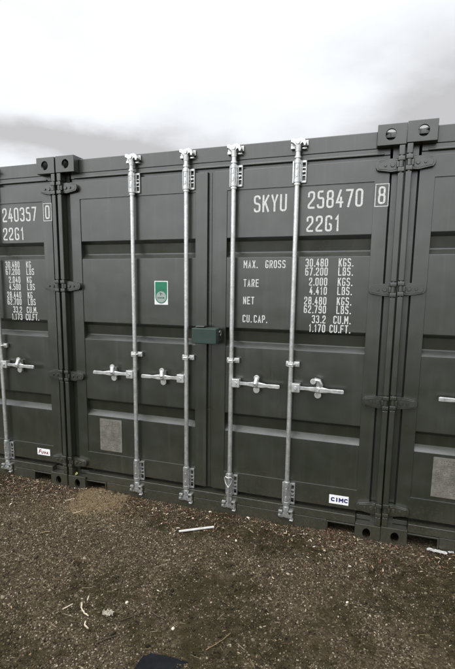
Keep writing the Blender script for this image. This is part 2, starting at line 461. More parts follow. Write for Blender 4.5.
# --- corner castings (hollow, with oval apertures)
def casting(top, front=True):
    z0, z1 = (H - 0.118, H) if top else (0.0, 0.118)
    zc = (z0 + z1) / 2
    tmp = []
    def tobj(bm):
        me = bpy.data.meshes.new('tmp'); bmesh.ops.recalc_face_normals(bm, faces=bm.faces); bm.to_mesh(me); bm.free()
        o = bpy.data.objects.new('tmp', me); COL.objects.link(o); tmp.append(o); return o
    b = B(); box(b, 0, 0.162, 0, 0.178, z0, z1, 0.004, 2); base = tobj(b)
    cuts = []
    b = B(); box(b, 0.022, 0.140, 0.020, 0.156, z0 + (0.024 if top else 0.014), z1 - (0.009 if top else 0.024)); cuts.append(tobj(b))
    def oval(p, axis, r1, r2, l=0.06):
        b = B(); f = []; k2 = []
        for i in range(28):
            a = 2 * math.pi * i / 28; u, v = r1 * math.cos(a), r2 * math.sin(a)
            off = {'y': ((u, -l / 2, v), (u, l / 2, v)), 'x': ((-l / 2, u, v), (l / 2, u, v)), 'z': ((u, v, -l / 2), (u, v, l / 2))}[axis]
            f.append(b.verts.new(Vector(p) + Vector(off[0]))); k2.append(b.verts.new(Vector(p) + Vector(off[1])))
        b.faces.new(f); b.faces.new(k2[::-1])
        for i in range(28):
            j = (i + 1) % 28; b.faces.new((f[i], k2[i], k2[j], f[j]))
        cuts.append(tobj(b))
    oval((0.087, 0.0, zc), 'y', 0.031 if top else 0.026, 0.033 if top else 0.035)
    oval((0.083, 0.098, z1 if top else z0), 'z', 0.044, 0.064)
    for c in cuts:
        md = base.modifiers.new('b', 'BOOLEAN'); md.operation = 'DIFFERENCE'; md.object = c; md.solver = 'EXACT'
    bpy.context.view_layer.update()
    dg = bpy.context.evaluated_depsgraph_get()
    me = bpy.data.meshes.new_from_object(base.evaluated_get(dg))
    for o in tmp: bpy.data.objects.remove(o, do_unlink=True)
    b = B(); b.from_mesh(me); bpy.data.meshes.remove(me)
    return b
for top in (True, False):
    src = casting(top)
    for rear in (False, True):
        for mir in (None, MIRR):
            b = src.copy()
            if rear:
                for v in b.verts: v.co.y = D - v.co.y
                bmesh.ops.reverse_faces(b, faces=b.faces[:])
            obj('corner_casting', b, M['paint'], proto, smooth=30, mirror=mir)
    src.free()

# --- corner posts: bright outer strip, dark recess beside the door
HZ = (2.367, 1.645, 0.942, 0.228)
def post():
    bm = B()
    zs = [0.118] + [q for z in sorted(HZ) for q in (z - 0.047, z + 0.047)] + [H - 0.118]
    for a, b in zip(zs[::2], zs[1::2]):
        box(bm, 0.003, 0.038, 0.003, 0.0655, a, b, 0.006, 3)
    for z in HZ:
        box(bm, 0.003, 0.034, 0.020, 0.0655, z - 0.047, z + 0.047)
        for s in (-1, 1):
            box(bm, 0.002, 0.040, -0.003, 0.03, z + s * 0.031 - 0.013, z + s * 0.031 + 0.013, 0.004)
        cyl(bm, (0.021, 0.012, z - 0.050), (0.021, 0.012, z + 0.050), 0.011)
    box(bm, 0.0005, 0.0705, 0.066, 0.16, 0.118, H - 0.118)
    return bm
obj('corner_post', post(), M['paint'], proto)
obj('corner_post', post(), M['paint'], proto, mirror=MIRR)
def rpost():
    bm = B(); box(bm, 0.003, 0.10, D - 0.14, D - 0.004, 0.118, H - 0.118, 0.006); return bm
obj('corner_post', rpost(), M['paint'], proto)
obj('corner_post', rpost(), M['paint'], proto, mirror=MIRR)

# --- header and sill
bm = B()
box(bm, 0.1625, W - 0.1625, 0.060, 0.160, 2.4735, 2.572, 0.006)
box(bm, 0.086, W - 0.086, 0.063, 0.160, 2.437, 2.4733, 0.002)
box(bm, 0.12, W - 0.12, 0.053, 0.0625, 2.437, 2.449, 0.003)
box(bm, 0.086, W - 0.086, 0.074, 0.160, 2.405, 2.4368)
header = obj('header', bm, M['paint'], proto)
bm = B()
box(bm, 0.1625, W - 0.1625, 0.022, 0.16, 0.098, 0.156, 0.006)
box(bm, 0.350, W - 0.350, 0.022, 0.16, -0.03, 0.0978, 0.004)
for s in (0, 1):
    f = (lambda x: x) if s == 0 else (lambda x: W - x)
    box(bm, f(0.163), f(0.350), 0.014, 0.026, 0.088, 0.0965, 0.002)      # notch rim
    box(bm, f(0.341), f(0.3495), 0.014, 0.0218, -0.02, 0.0879, 0.002)
    box(bm, f(0.04), f(0.162), 0.07, 0.15, 0.119, 0.150, 0.004)
box(bm, 0.086, W - 0.086, 0.118, 0.16, 0.157, 0.183)
sill = obj('sill', bm, M['paint'], proto)
bm = B(); box(bm, 0.10, W - 0.10, 0.162, 0.169, -0.02, 0.104)  # added plate, its dark colour stands in for shade behind the sill notches
obj('notch_shade_plate', bm, M['dark'], proto)

# --- doors
ZB, ZT = 0.184, 2.412
X0, X1 = 0.081, 1.193
TX0, TX1 = 0.167, 1.104
def door_leaf():
    bm = B()
    yb = 0.104
    o = [(X0, ZB), (X1, ZB), (X1, ZT), (X0, ZT)]; i_ = [(TX0, 0.326), (TX1, 0.326), (TX1, 2.285), (TX0, 2.285)]
    of = [bm.verts.new((x, DY, z)) for x, z in o]; ob = [bm.verts.new((x, yb, z)) for x, z in o]
    nf = [bm.verts.new((x, DY, z)) for x, z in i_]; nb = [bm.verts.new((x, yb, z)) for x, z in i_]
    ed = []
    for k in range(4):
        j = (k + 1) % 4
        bm.faces.new((of[k], of[j], nf[j], nf[k])); bm.faces.new((ob[j], ob[k], nb[k], nb[j]))
        bm.faces.new((of[j], of[k], ob[k], ob[j])); bm.faces.new((nf[k], nf[j], nb[j], nb[k]))
    for k in range(4):
        j = (k + 1) % 4
        ed += [bm.edges.get((of[k], of[j])), bm.edges.get((nf[k], nf[j]))]
    bmesh.ops.bevel(bm, geom=ed, offset=0.003, segments=2, affect='EDGES', profile=0.5)
    prof = [(0.3255, PY)]
    for zt, zb in ((0.765, 0.632), (1.374, 1.240), (1.980, 1.848)):
        prof += [(zb - 0.003, PY), (zb + 0.001, PY + 0.0010), (zb + 0.034, 0.0940), (zb + 0.038, 0.0950), (zb + 0.042, 0.0945), (zt - 0.026, 0.0860), (zt - 0.021, 0.0835), (zt - 0.001, PY + 0.0012), (zt + 0.003, PY)]
    prof.append((2.2855, PY))
    prev = None
    for z, y in prof:
        cur = (bm.verts.new((TX0 - 0.0005, y, z)), bm.verts.new((TX1 + 0.0005, y, z)))
        if prev: bm.faces.new((prev[0], prev[1], cur[1], cur[0]))
        prev = cur
    return bm
door_l = obj('door', door_leaf(), M['paint'], proto, smooth=25)
door_r = obj('door', door_leaf(), M['paint'], proto, smooth=25, mirror=MIRR)
# rubber seals
bm = B(); box(bm, X1 + 0.0005, X1 + 0.0035, 0.070, 0.095, ZB, ZT); box(bm, X0 - 0.010, X0 - 0.0005, 0.074, 0.085, ZB, ZT)
box(bm, MIRR - 0.0015, MIRR - 0.0003, 0.072, 0.095, ZB, ZT)
bm2 = bm.copy()
b = B(); box(b, X1 + 0.0037, MIRR - 0.0017, 0.073, 0.095, ZB, ZT); b2 = b.copy()
obj('edge_strip', b, M['paint'], door_l); obj('edge_strip', b2, M['paint'], door_r, mirror=MIRR)
obj('gasket', bm, M['rubber'], door_l); obj('gasket', bm2, M['rubber'], door_r, mirror=MIRR)

def hinge(z):
    bm = B()
    out = [(0.040, z - 0.037), (0.075, z - 0.037), (0.146, z - 0.027)] + [(a, b) for a, b in arc(0.148, z, 0.016, -75, 75, 6, 0.024)] + [(0.146, z + 0.027), (0.075, z + 0.037), (0.040, z + 0.037)]
    prism(bm, out, 0.022, 0.0495, 0.003)
    inner = [(0.047, z - 0.027), (0.075, z - 0.028), (0.146, z - 0.019), (0.153, z), (0.146, z + 0.019), (0.075, z + 0.028), (0.047, z + 0.027)]
    prism(bm, inner, 0.0195, 0.0225, 0.0025)
    for x, r in ((0.068, 0.014), (0.108, 0.009)):
        cyl(bm, (x, 0.012, z), (x, 0.0215, z), r * 0.8, r, 16)
    cyl(bm, (0.021, 0.010, z - 0.0165), (0.021, 0.010, z + 0.0165), 0.015, None, 14)
    box(bm, 0.022, 0.046, 0.004, 0.040, z - 0.0165, z + 0.0165, 0.003)
    return bm
for z in HZ:
    obj('hinge', hinge(z), M['paint'], door_l)
    obj('hinge', hinge(z), M['paint'], door_r, mirror=MIRR)

# --- locking bars
BY = 0.020
def locking_bar(bx, side, openc=False, wire=False):
    bm = B(); r = 0.0156
    cyl(bm, (bx, BY, 0.085), (bx, BY, 2.515), r, None, 20)
    for z in (2.292, 2.452, 0.140, 0.322):
        cyl(bm, (bx, BY, z - 0.006), (bx, BY, z + 0.006), 0.0215, None, 18)
    bar = obj('locking_bar', bm, M['galv'], proto)
    def bracket(z0, z1):
        b = B()
        for s in (-1, 1):     # two flanges with slots, a wide and a narrow one
            xa, xb = (0.020, 0.054) if s > 0 else (0.020, 0.036)
            m_ = (z1 - z0)
            if s > 0:     # slotted flange
                box(b, bx + xa, bx + xa + 0.008, 0.036, 0.0495, z0, z1, 0.002)
                box(b, bx + xb - 0.007, bx + xb, 0.036, 0.0495, z0, z1, 0.003)
                for t0, t1 in ((0, .10), (.30, .36), (.46, .54), (.64, .70), (.90, 1)):
                    box(b, bx + xa + 0.006, bx + xb - 0.005, 0.0365, 0.0494, z0 + m_ * t0, z0 + m_ * t1, 0.002)
                cyl(b, (bx + (xa + xb) / 2, 0.029, z0 + m_ * .5), (bx + (xa + xb) / 2, 0.037, z0 + m_ * .5), 0.0065, 0.0075, 8)
            else:
                box(b, bx - xb, bx - xa, 0.036, 0.0495, z0, z1, 0.004)
            box(b, bx + s * 0.019, bx + s * 0.024, 0.010, 0.0497, z0 + 0.004, z1 - 0.004, 0.002)
        out = [(bx - 0.022, z0 + 0.002), (bx + 0.022, z0 + 0.002), (bx + 0.022, z1 - 0.002), (bx - 0.022, z1 - 0.002)]
        cyl(b, (bx, BY, z0 + 0.002), (bx, BY, z1 - 0.002), 0.0200, None, 18)
        for q0, q1 in ((0.0, 0.022), (m_ - 0.022, m_)):
            cyl(b, (bx, BY, z0 + q0), (bx, BY, z0 + q1), 0.0235, None, 18)
        box(b, bx - 0.005, bx + 0.005, -0.0035, 0.006, z0 + 0.030, z0 + m_ * .42, 0.002)
        box(b, bx - 0.005, bx + 0.005, -0.0035, 0.006, z0 + m_ * .58, z1 - 0.030, 0.002)
        obj('bearing_bracket', b, M['fitting'], bar)
    bracket(2.302, 2.436); bracket(0.160, 0.314)
    def cam(zc, f):
        b = B()
        z = lambda q: zc + f * q
        cyl(b, (bx, BY, z(-0.05)), (bx, BY, z(-0.012)), 0.0185, 0.0205, 16)
        out = [(bx - 0.046, z(0.004)), (bx - 0.044, z(0.026)), (bx - 0.024, z(0.026)), (bx - 0.018, z(0.016)), (bx - 0.002, z(0.024)), (bx + 0.024, z(0.028)), (bx + 0.042, z(0.018)), (bx + 0.052, z(-0.004)),
               (bx + 0.046, z(-0.020)), (bx + 0.034, z(-0.018)), (bx + 0.036, z(-0.004)), (bx + 0.026, z(0.006)), (bx + 0.018, z(-0.012)), (bx - 0.020, z(-0.014)), (bx - 0.024, z(0.002))]
        prism(b, out, 0.006, 0.038, 0.003)
        cyl(b, (bx, -0.001, z(0.004)), (bx, 0.007, z(0.004)), 0.013, 0.016, 14)
        obj('cam', b, M['fitting'], bar)
        k = B()   # keeper lugs on the header or sill
        yk = 0.0598 if f > 0 else 0.0222
        ya = 0.030 if f > 0 else -0.006
        for s, a, c in ((-1, -0.030, -0.012), (1, -0.034, -0.022)):
            box(k, bx + s * 0.022, bx + s * 0.050, ya, yk, z(a), z(c), 0.003) if f > 0 else box(k, bx + s * 0.022, bx + s * 0.050, ya, yk, z(c), z(a), 0.003)
        if f > 0:
            box(k, bx - 0.052, bx + 0.058, 0.046, yk, z(-0.012), z(0.022), 0.003)
        else:
            kp = B(); box(kp, bx - 0.052, bx + 0.056, 0.010, yk, z(0.034), z(-0.030), 0.003)
            box(k, bx - 0.050, bx - 0.032, -0.012, 0.012, z(0.014), z(-0.004), 0.003)
            box(k, bx + 0.030, bx + 0.056, -0.012, 0.012, z(0.036), z(0.028), 0.003)
        obj('keeper', k if f > 0 else [(k, M['fitting']), (kp, M['paint'])], M['fitting'], bar)
    cam(2.535, 1); cam(0.092, -1)
    g = B(); z = 1.150
    for s in (-1, 1):
        a, c = (0.017, 0.056) if s > 0 else (0.017, 0.036)
        box(g, bx + s * a, bx + s * c, 0.026, 0.0495, z - 0.018, z + 0.018, 0.004)
        cyl(g, (bx + s * (a + c) / 2, 0.019, z), (bx + s * (a + c) / 2, 0.027, z), 0.008, 0.009, 8)
    tube(g, [(bx - 0.022, 0.045, z), (bx - 0.021, 0.012, z), (bx - 0.010, 0.000, z), (bx + 0.010, 0.000, z), (bx + 0.021, 0.012, z), (bx + 0.022, 0.045, z)], 0.0075, 8)
    box(g, bx - 0.020, bx + 0.020, -0.003, 0.002, z - 0.016, z + 0.016, 0.002)
    obj('bar_guide', g, M['galv'], bar)
    # handle: clamp block, flat arm with a drop, grip end
    d = side; z = 0.992
    hb = B()
    box(hb, bx + d * 0.012, bx + d * 0.068, -0.004, 0.044, z - 0.028, z + 0.034, 0.006)
    cyl(hb, (bx + d * 0.040, -0.012, z + 0.004), (bx + d * 0.040, -0.003, z + 0.004), 0.011, None, 6)
    arm = [(0.062, 0.016, 0.013), (0.120, 0.014, 0.012), (0.150, 0.008, 0.016), (0.185, 0.004, 0.021), (0.225, 0.000, 0.018), (0.262, -0.003, 0.012), (0.285, -0.004, 0.014), (0.345, -0.004, 0.0145), (0.352, -0.003, 0.011)]
    prev = None
    for xx, yy, hh in arm:
        zz = z + 0.002 - 0.02 * (xx - 0.06) * 0.2
        cur = [hb.verts.new((bx + d * xx, yy + dy, zz + dz)) for dy, dz in ((-0.006, -hh * .7), (-0.006, hh * .7), (0.0, hh), (0.006, hh * .7), (0.006, -hh * .7), (0.0, -hh))]
        if prev:
            for k in range(6):
                q = (prev[k], prev[(k + 1) % 6], cur[(k + 1) % 6], cur[k]); hb.faces.new(q if d < 0 else q[::-1])
        else: hb.faces.new(cur if d > 0 else cur[::-1])
        prev = cur
    hb.faces.new(prev if d < 0 else prev[::-1])
    bmesh.ops.recalc_face_normals(hb, faces=hb.faces)
    obj('handle', hb, M['galv'], bar)
    # catch and retainer on the door behind the handle
    cx = bx + d * 0.185; c = B()
    prism(c, arc(cx, z - 0.036, 0.023, 0, 345, 18), 0.018, 0.026, 0.002)
    box(c, cx - 0.014, cx + 0.014, 0.0255, 0.050, z - 0.05, z + 0.045, 0.003)
    if openc:
        tube(c, [(cx + 0.016, 0.015, z + 0.008), (cx + 0.018, 0.012, z + 0.036), (cx + 0.006, 0.010, z + 0.060), (cx - 0.016, 0.008, z + 0.066), (cx - 0.030, 0.004, z + 0.052)], [0.016, 0.017, 0.018, 0.017, 0.013], 10)
        prism(c, arc(cx - 0.030, z + 0.056, 0.019, 0, 345, 14), -0.010, 0.010, 0.003)
    else:
        prism(c, arc(cx + d * 0.004, z + 0.050, 0.020, 0, 345, 16), 0.000, 0.012, 0.003)
        tube(c, [(cx, 0.004, z - 0.012), (cx, -0.004, z + 0.014), (cx + d * 0.004, 0.004, z + 0.05)], [0.016, 0.019, 0.012], 10)
    cyl(c, (cx, -0.016, z + 0.004), (cx, 0.026, z + 0.004), 0.011, None, 12)
    obj('handle_catch', c, M['galv'], bar)
    return bar
BARS = [(0.630, -1), (1.049, -1), (1.389, 1), (1.808, 1)]
bars = [locking_bar(b, s, openc=(i == 3)) for i, (b, s) in enumerate(BARS)]

# --- data plate on the left leaf, just above its bottom rail
def data_plate(parent):
    b = B(); box(b, 0.283, 0.482, 0.0515, PY + 0.001, 0.352, 0.612, 0.001)
    k = B(); rng = random.Random(3); z = 0.592; row = 0
    while z > 0.365:
        hgt = 0.006 if row in (0, 1) else 0.0042
        x = 0.300 + (0.03 if row < 3 else 0)
        while x < 0.465:
            l = rng.uniform(0.002, 0.011)
            if rng.random() < 0.82: ribbon(k, [Vector((x, z)), Vector((min(x + l, 0.47), z))], hgt * rng.uniform(.5, 1.1), 0.0511)
            x += l + rng.choice((0.0015, 0.002, 0.003, 0.008))
        z -= 0.0155 if row < 2 else 0.0118; row += 1
    for x in (0.289, 0.476):
        for z in (0.358, 0.606): cyl(b, (x, 0.0495, z), (x, 0.052, z), 0.003, None, 8)
    return obj('data_plate', [(b, M['plate']), (k, M['ink'])], None, parent)
data_plate(door_l)

TY = PY - 0.0009
def words(name, door, string, x, z, hgt, right=False, y=None, **kw):
    """one painted word or figure"""
    bm = B(); text(bm, string, x - (text_w(string, hgt, **kw) if right else 0), z, hgt, TY if y is None else y, **kw)
    return obj(name, bm, M['letter'], door, smooth=0)
def marks(door, digits, check, table, labels, owner):
    kw = dict(width=0.42, adv=0.545, t=0.112)
    if owner: words('owner_code', door, owner, 1.519, 2.138, 0.107, **kw)
    words('serial_number', door, digits, 1.873, 2.146, 0.107, **kw)
    words('check_digit', door, check, 2.297, 2.155, 0.102, y=DY - 0.0009, **kw)
    bm = B(); ribbon(bm, [Vector(p) for p in ((2.281, 2.142), (2.356, 2.142), (2.356, 2.270), (2.281, 2.270))], 0.0045, DY - 0.0009, True)
    obj('check_digit_box', bm, M['letter'], door, smooth=0)
    words('size_code', door, '22G1', 1.870, 2.004, 0.098, width=0.44, adv=0.60, t=0.118)
    Z = (1.812, 1.756, 1.692, 1.635, 1.570, 1.515, 1.451, 1.393); hgt = 0.051; kw = dict(width=0.40, adv=0.535, t=0.122)
    for (num, unit, off), z in zip(table, Z):
        words('weight_figure', door, num, 2.017, z - hgt / 2, hgt, True, **kw)
        words('weight_unit', door, unit, 2.083 + off, z - hgt / 2, hgt, **kw)
    if labels:
        kw = dict(width=0.41, adv=0.56, t=0.122)
        for q, x, z in (('MAX.', 1.456, 1.804), ('GROSS', 1.607, 1.804), ('TARE', 1.457, 1.680), ('NET', 1.457, 1.563), ('CU.', 1.455, 1.440), ('CAP.', 1.535, 1.440)):
            words('weight_caption', door, q, x, z - hgt / 2, hgt, **kw)

# --- copies: one container to the left and one to the right
left = copy_tree(proto); left.location = (-2.452, 0.004, 0.0)
right = copy_tree(proto); right.location = (2.4395, -0.002, 0.006)
lb = [k for k in kids(left) if k.name.split('.')[0] == 'locking_bar']
lb.sort(key=lambda o: sum(v.co.x for v in o.data.vertices) / len(o.data.vertices))
cc = [[k for k in kids(q) if k.name.split('.')[0] == 'handle_catch'][0] for q in lb]
cc[3].data = cc[2].data; cc[3].location.x = BARS[3][0] - BARS[2][0]
GRP = 'shipping containers standing in a row'
tag(proto, 'dark green container in the middle with whole front in view and a green lock box', 'container', GRP)
tag(left, 'dark green shipping container cut off at the left edge, serial ending 240357', 'container', GRP)
tag(right, 'dark green shipping container cut off at the right edge, without white lettering in view', 'container', GRP)
def doors_of(c):
    d = [k for k in kids(c) if k.name.split('.')[0] == 'door']
    return sorted(d, key=lambda o: sum(v.co.x for v in o.data.vertices))
marks(door_r, '258470', '8', [('30.480', 'KGS.', 0), ('67.200', 'LBS.', 0), ('2.000', 'KGS.', 0), ('4.410', 'LBS.', 0), ('28.480', 'KGS.', 0), ('62.790', 'LBS.', 0), ('33.2', 'CU.M.', -0.016), ('1.170', 'CU.FT.', -0.038)], True, 'SKYU')
marks(doors_of(left)[1], '240357', '0', [('30.480', 'KG', 0), ('67.200', 'LBS', 0), ('2.040', 'KG', 0), ('4.500', 'LBS', 0), ('28.440', 'KG', 0), ('62.700', 'LBS', 0), ('33.2', 'CU.M.', -0.016), ('1.173', 'CU.FT.', -0.030)], False, None)

# maker's sticker on the bottom rail of the right leaf
b = B(); box(b, 2.096, 2.224, DY - 0.0012, DY + 0.001, 0.208, 0.270, 0.0005)
k = B(); text(k, 'CIMC', 2.108, 0.2235, 0.030, DY - 0.0016, width=0.86, adv=0.97, t=0.29)
obj('maker_sticker', [(b, M['white']), (k, M['navy'])], None, door_r, smooth=0)
# maroon lettered sticker on the neighbour
b = B(); box(b, 2.456 - 0.351, 2.456 - 0.221, DY - 0.0012, DY + 0.001, 0.232, 0.288, 0.0005)
k = B(); text(k, 'F', 2.456 - 0.338, 0.243, 0.036, DY - 0.0016, width=0.6, adv=0.65, t=0.20, shear=0.28)
text(k, 'UWA', 2.456 - 0.312, 0.243, 0.024, DY - 0.0016, width=0.92, adv=1.06, t=0.28, shear=0.25)
obj('maker_sticker', [(b, M['white']), (k, M['maroon'])], None, doors_of(left)[1], smooth=0)
# green and white sticker with a grey disc
x0, x1, z0, z1 = 0.781, 0.889, 1.520, 1.690; xc = (x0 + x1) / 2
b = B(); box(b, x0, x1, PY - 0.0012, PY + 0.001, z0, z1, 0.0005)
g = B(); ou = [(x0 + 0.006, z1 - 0.006), (x0 + 0.006, z0 + 0.056)] + arc(xc, z0 + 0.056, 0.048, 180, 360, 20) + [(x1 - 0.006, z1 - 0.006)]
g.faces.new([g.verts.new((x, PY - 0.0016, z)) for x, z in ou[:2] + ou[3:]])
d = B(); d.faces.new([d.verts.new((x, PY - 0.0020, z)) for x, z in arc(xc, z0 + 0.056, 0.040, 0, 352, 30)])
k = B()
ribbon(k, [Vector((xc - 0.004, z0 + 0.066)), Vector((xc - 0.008, z0 + 0.084)), Vector((xc + 0.010, z0 + 0.076))], 0.006, PY - 0.0024)
xx = xc - 0.028
for l in (0.009, 0.011, 0.008, 0.012):
    ribbon(k, [Vector((xx, z0 + 0.049)), Vector((xx + l, z0 + 0.049))], 0.011, PY - 0.0024); xx += l + 0.004
for q in range(6): ribbon(k, [Vector((xc - 0.030 + q * 0.011, z0 + 0.104 + 0.006 * math.sin(q * 0.63))), Vector((xc - 0.024 + q * 0.011, z0 + 0.104 + 0.006 * math.sin(q * 0.63)))], 0.006, PY - 0.0022)
for f in list(g.faces) + list(d.faces):
    f.normal_update()
    if f.normal.y > 0: f.normal_flip()
obj('green_sticker', [(b, M['white']), (g, M['green']), (d, M['disc']), (k, M['stickink'])], None, door_l, smooth=0)

# --- lock box across the two doors
b = B()
def wedge(bm, x0, x1, y0, y1, z0, z1, bev): box(bm, x0, x1, y0, y1, z0, z1, bev, 3)
wedge(b, 1.132, 1.313, -0.080, -0.022, 1.266, 1.372, 0.006)
box(b, 1.140, 1.309, -0.0215, 0.012, 1.268, 1.374, 0.003)
bk = B()
box(bk, 1.148, 1.305, 0.0125, 0.0495, 1.262, 1.366, 0.003)
box(bk, 1.3135, 1.318, -0.060, 0.030, 1.285, 1.352, 0.002)
box(bk, 1.150, 1.212, -0.046, 0.020, 1.3745, 1.386, 0.004)
lock = obj('lock_box', [(b, M['lockgreen']), (bk, M['paint'])], None, proto)
k = B()
tube(k, [(1.320, -0.040, 1.345), (1.322, -0.034, 1.355), (1.322, -0.016, 1.355), (1.322, -0.010, 1.335), (1.321, -0.020, 1.322)], 0.0035, 8)
obj('lock_shackle', k, M['plate'], lock)
# wire seal hanging in front of the third bar's lower bracket
k = B(); bx = BARS[2][0]
tube(k, [(bx + 0.002, -0.012, 0.232), (bx - 0.020, -0.010, 0.262), (bx - 0.030, -0.006, 0.296), (bx - 0.020, -0.010, 0.310), (bx, -0.013, 0.303), (bx + 0.020, -0.010, 0.310), (bx + 0.030, -0.006, 0.296), (bx + 0.020, -0.010, 0.262), (bx + 0.002, -0.012, 0.232)], 0.0042, 8)
tube(k, [(bx + 0.002, -0.012, 0.236), (bx + 0.003, -0.012, 0.17), (bx + 0.002, -0.008, 0.100)], [0.007, 0.008, 0.006], 8)
obj('lock_arm', k, M['galv'], bars[2])

# ------------------------------------------------------------------ ground
def lattice(seed, n=64): return np.random.default_rng(seed).random((n, n))
def vnoise(x, y, seed):
    g = lattice(seed); n = g.shape[0]
    xi = np.floor(x).astype(int); yi = np.floor(y).astype(int); fx = x - xi; fy = y - yi
    fx = fx * fx * (3 - 2 * fx); fy = fy * fy * (3 - 2 * fy)
    a = g[xi % n, yi % n]; b = g[(xi + 1) % n, yi % n]; c = g[xi % n, (yi + 1) % n]; d = g[(xi + 1) % n, (yi + 1) % n]
    return (a * (1 - fx) + b * fx) * (1 - fy) + (c * (1 - fx) + d * fx) * fy
def fbm(x, y, sc, seed, oc=4):
    t = 0; am = 1; s = 0
    for k in range(oc):
        t = t + am * vnoise(x * sc * 2 ** k + 17.3 * k, y * sc * 2 ** k + 9.1 * k, seed + k); s += am; am *= 0.55
    return t / s
def moss_at(x, y):
    m = fbm(x, y, 1.9, 11, 6) * 0.75 + 0.25 * fbm(x, y, 16, 31, 3)
    m = m + 0.07 * np.exp(-((y + 0.22) / 0.22) ** 2) * np.clip((x - 0.5) / 0.4, 0, 1)
    return np.clip((m - 0.455) / 0.09, 0, 1) * np.clip(fbm(x, y, 26, 37, 3) * 1.7 - 0.1, 0, 1)
def sand_at(x, y):
    u = (x - 0.36) / 0.23; v = (y + 0.14) / 0.20
    return np.clip(1.15 - np.sqrt(u * u + v * v) + (fbm(x, y, 14, 71, 4) - 0.5) * 1.5, 0, 1)
def ground_h(x, y):
    h = 0.008 + 0.020 * (fbm(x, y, 2.2, 3, 4) - 0.5) + 0.010 * (fbm(x, y, 22, 5, 3) - 0.5)
    h = h + 0.018 * np.exp(-((y - 0.01) / 0.13) ** 2) * np.clip((fbm(x, y, 3, 91, 2) - 0.15) * 1.6, 0, 1)
    e = np.minimum(np.minimum(x + 2.6, 4.6 - x), np.minimum(y + 3.4, 0.5 - y))
    return np.maximum(h * np.clip(e / 0.25, 0, 1), 0.0) + 0.002

GX0, GX1, GY0, GY1 = -2.6, 4.6, -3.4, 0.5
nx, ny = 480, 260
gx, gy = np.meshgrid(np.linspace(GX0, GX1, nx), np.linspace(GY0, GY1, ny), indexing='xy')
gz = ground_h(gx, gy)
co = np.stack([gx, gy, gz], -1).reshape(-1, 3)
idx = np.arange(nx * ny).reshape(ny, nx)
fc = np.stack([idx[:-1, :-1], idx[:-1, 1:], idx[1:, 1:], idx[1:, :-1]], -1).reshape(-1, 4)
# outer ring reaching to the horizon
ext = 400.0
base = len(co)
corners = np.array([[GX0, GY0], [GX1, GY0], [GX1, GY1], [GX0, GY1]])
outer = np.array([[-ext, -ext], [ext, -ext], [ext, ext], [-ext, ext]])
co = np.vstack([co, np.c_[outer, np.full(4, 0.002)], ])
cidx = [idx[0, 0], idx[0, -1], idx[-1, -1], idx[-1, 0]]
faces = [tuple(f) for f in fc]
for k in range(4):
    j = (k + 1) % 4
    edge = {0: idx[0, :], 1: idx[:, -1], 2: idx[-1, ::-1], 3: idx[::-1, 0]}[k]
    faces.append(tuple([base + k, base + j] + [int(q) for q in edge[::-1]]))
me = bpy.data.meshes.new('ground'); me.from_pydata(co.tolist(), [], faces); me.update()
at = me.attributes.new('moss', 'FLOAT', 'POINT'); at.data.foreach_set('value', np.r_[moss_at(gx, gy).ravel(), np.zeros(4)].astype(np.float32))
me.materials.append(M['ground'])
for p in me.polygons: p.use_smooth = True
ground = link('ground', me); ground['kind'] = 'structure'

# sand showing through by the left joint
n2 = 90
sx, sy = np.meshgrid(np.linspace(0.02, 0.72, n2), np.linspace(-0.46, 0.16, n2), indexing='xy')
sm = sand_at(sx, sy)
sz = ground_h(sx, sy) - 0.006 + np.minimum(sm, 0.5) * 0.026 + 0.004 * (fbm(sx, sy, 40, 77, 3) - 0.5) * (sm > 0)
ii = np.arange(n2 * n2).reshape(n2, n2)
me = bpy.data.meshes.new('sand')
me.from_pydata(np.stack([sx, sy, sz], -1).reshape(-1, 3).tolist(), [], np.stack([ii[:-1, :-1], ii[:-1, 1:], ii[1:, 1:], ii[1:, :-1]], -1).reshape(-1, 4).tolist())
me.materials.append(M['sand'])
for p in me.polygons: p.use_smooth = True
sand = link('sand', me); sand['kind'] = 'structure'

def scatter_mesh(name, tv, tf, pos, size, col, mat, rot, squash=None, jitter=0.0, rng=None):
    """many small pieces in one mesh: template verts tv, faces tf (triangles or quads)"""
    n = len(pos); k = len(tv)
    V = np.repeat(tv[None], n, 0)
    if jitter: V = V * (1 + jitter * (rng.random((n, k, 1)) - 0.5)) + jitter * 0.3 * (rng.random((n, k, 3)) - 0.5)
    V = V * size[:, None, :]
    V = np.einsum('nij,nkj->nki', rot, V) + pos[:, None, :]
    F = (np.array(tf)[None] + (np.arange(n) * k)[:, None, None]).reshape(-1, len(tf[0]))
    me = bpy.data.meshes.new(name)
    me.vertices.add(n * k); me.vertices.foreach_set('co', V.reshape(-1).astype(np.float32))
    m = F.shape[1]
    me.loops.add(F.size); me.loops.foreach_set('vertex_index', F.reshape(-1).astype(np.int32))
    me.polygons.add(len(F)); me.polygons.foreach_set('loop_start', (np.arange(len(F)) * m).astype(np.int32))
    me.polygons.foreach_set('loop_total', np.full(len(F), m, np.int32))
    me.update(calc_edges=True)
    a = me.attributes.new('Col', 'FLOAT_COLOR', 'POINT')
    a.data.foreach_set('color', np.repeat(np.c_[col, np.ones(n)], k, 0).reshape(-1).astype(np.float32))
    me.materials.append(mat); me.validate()
    o = link(name, me); o['kind'] = 'stuff'; return o
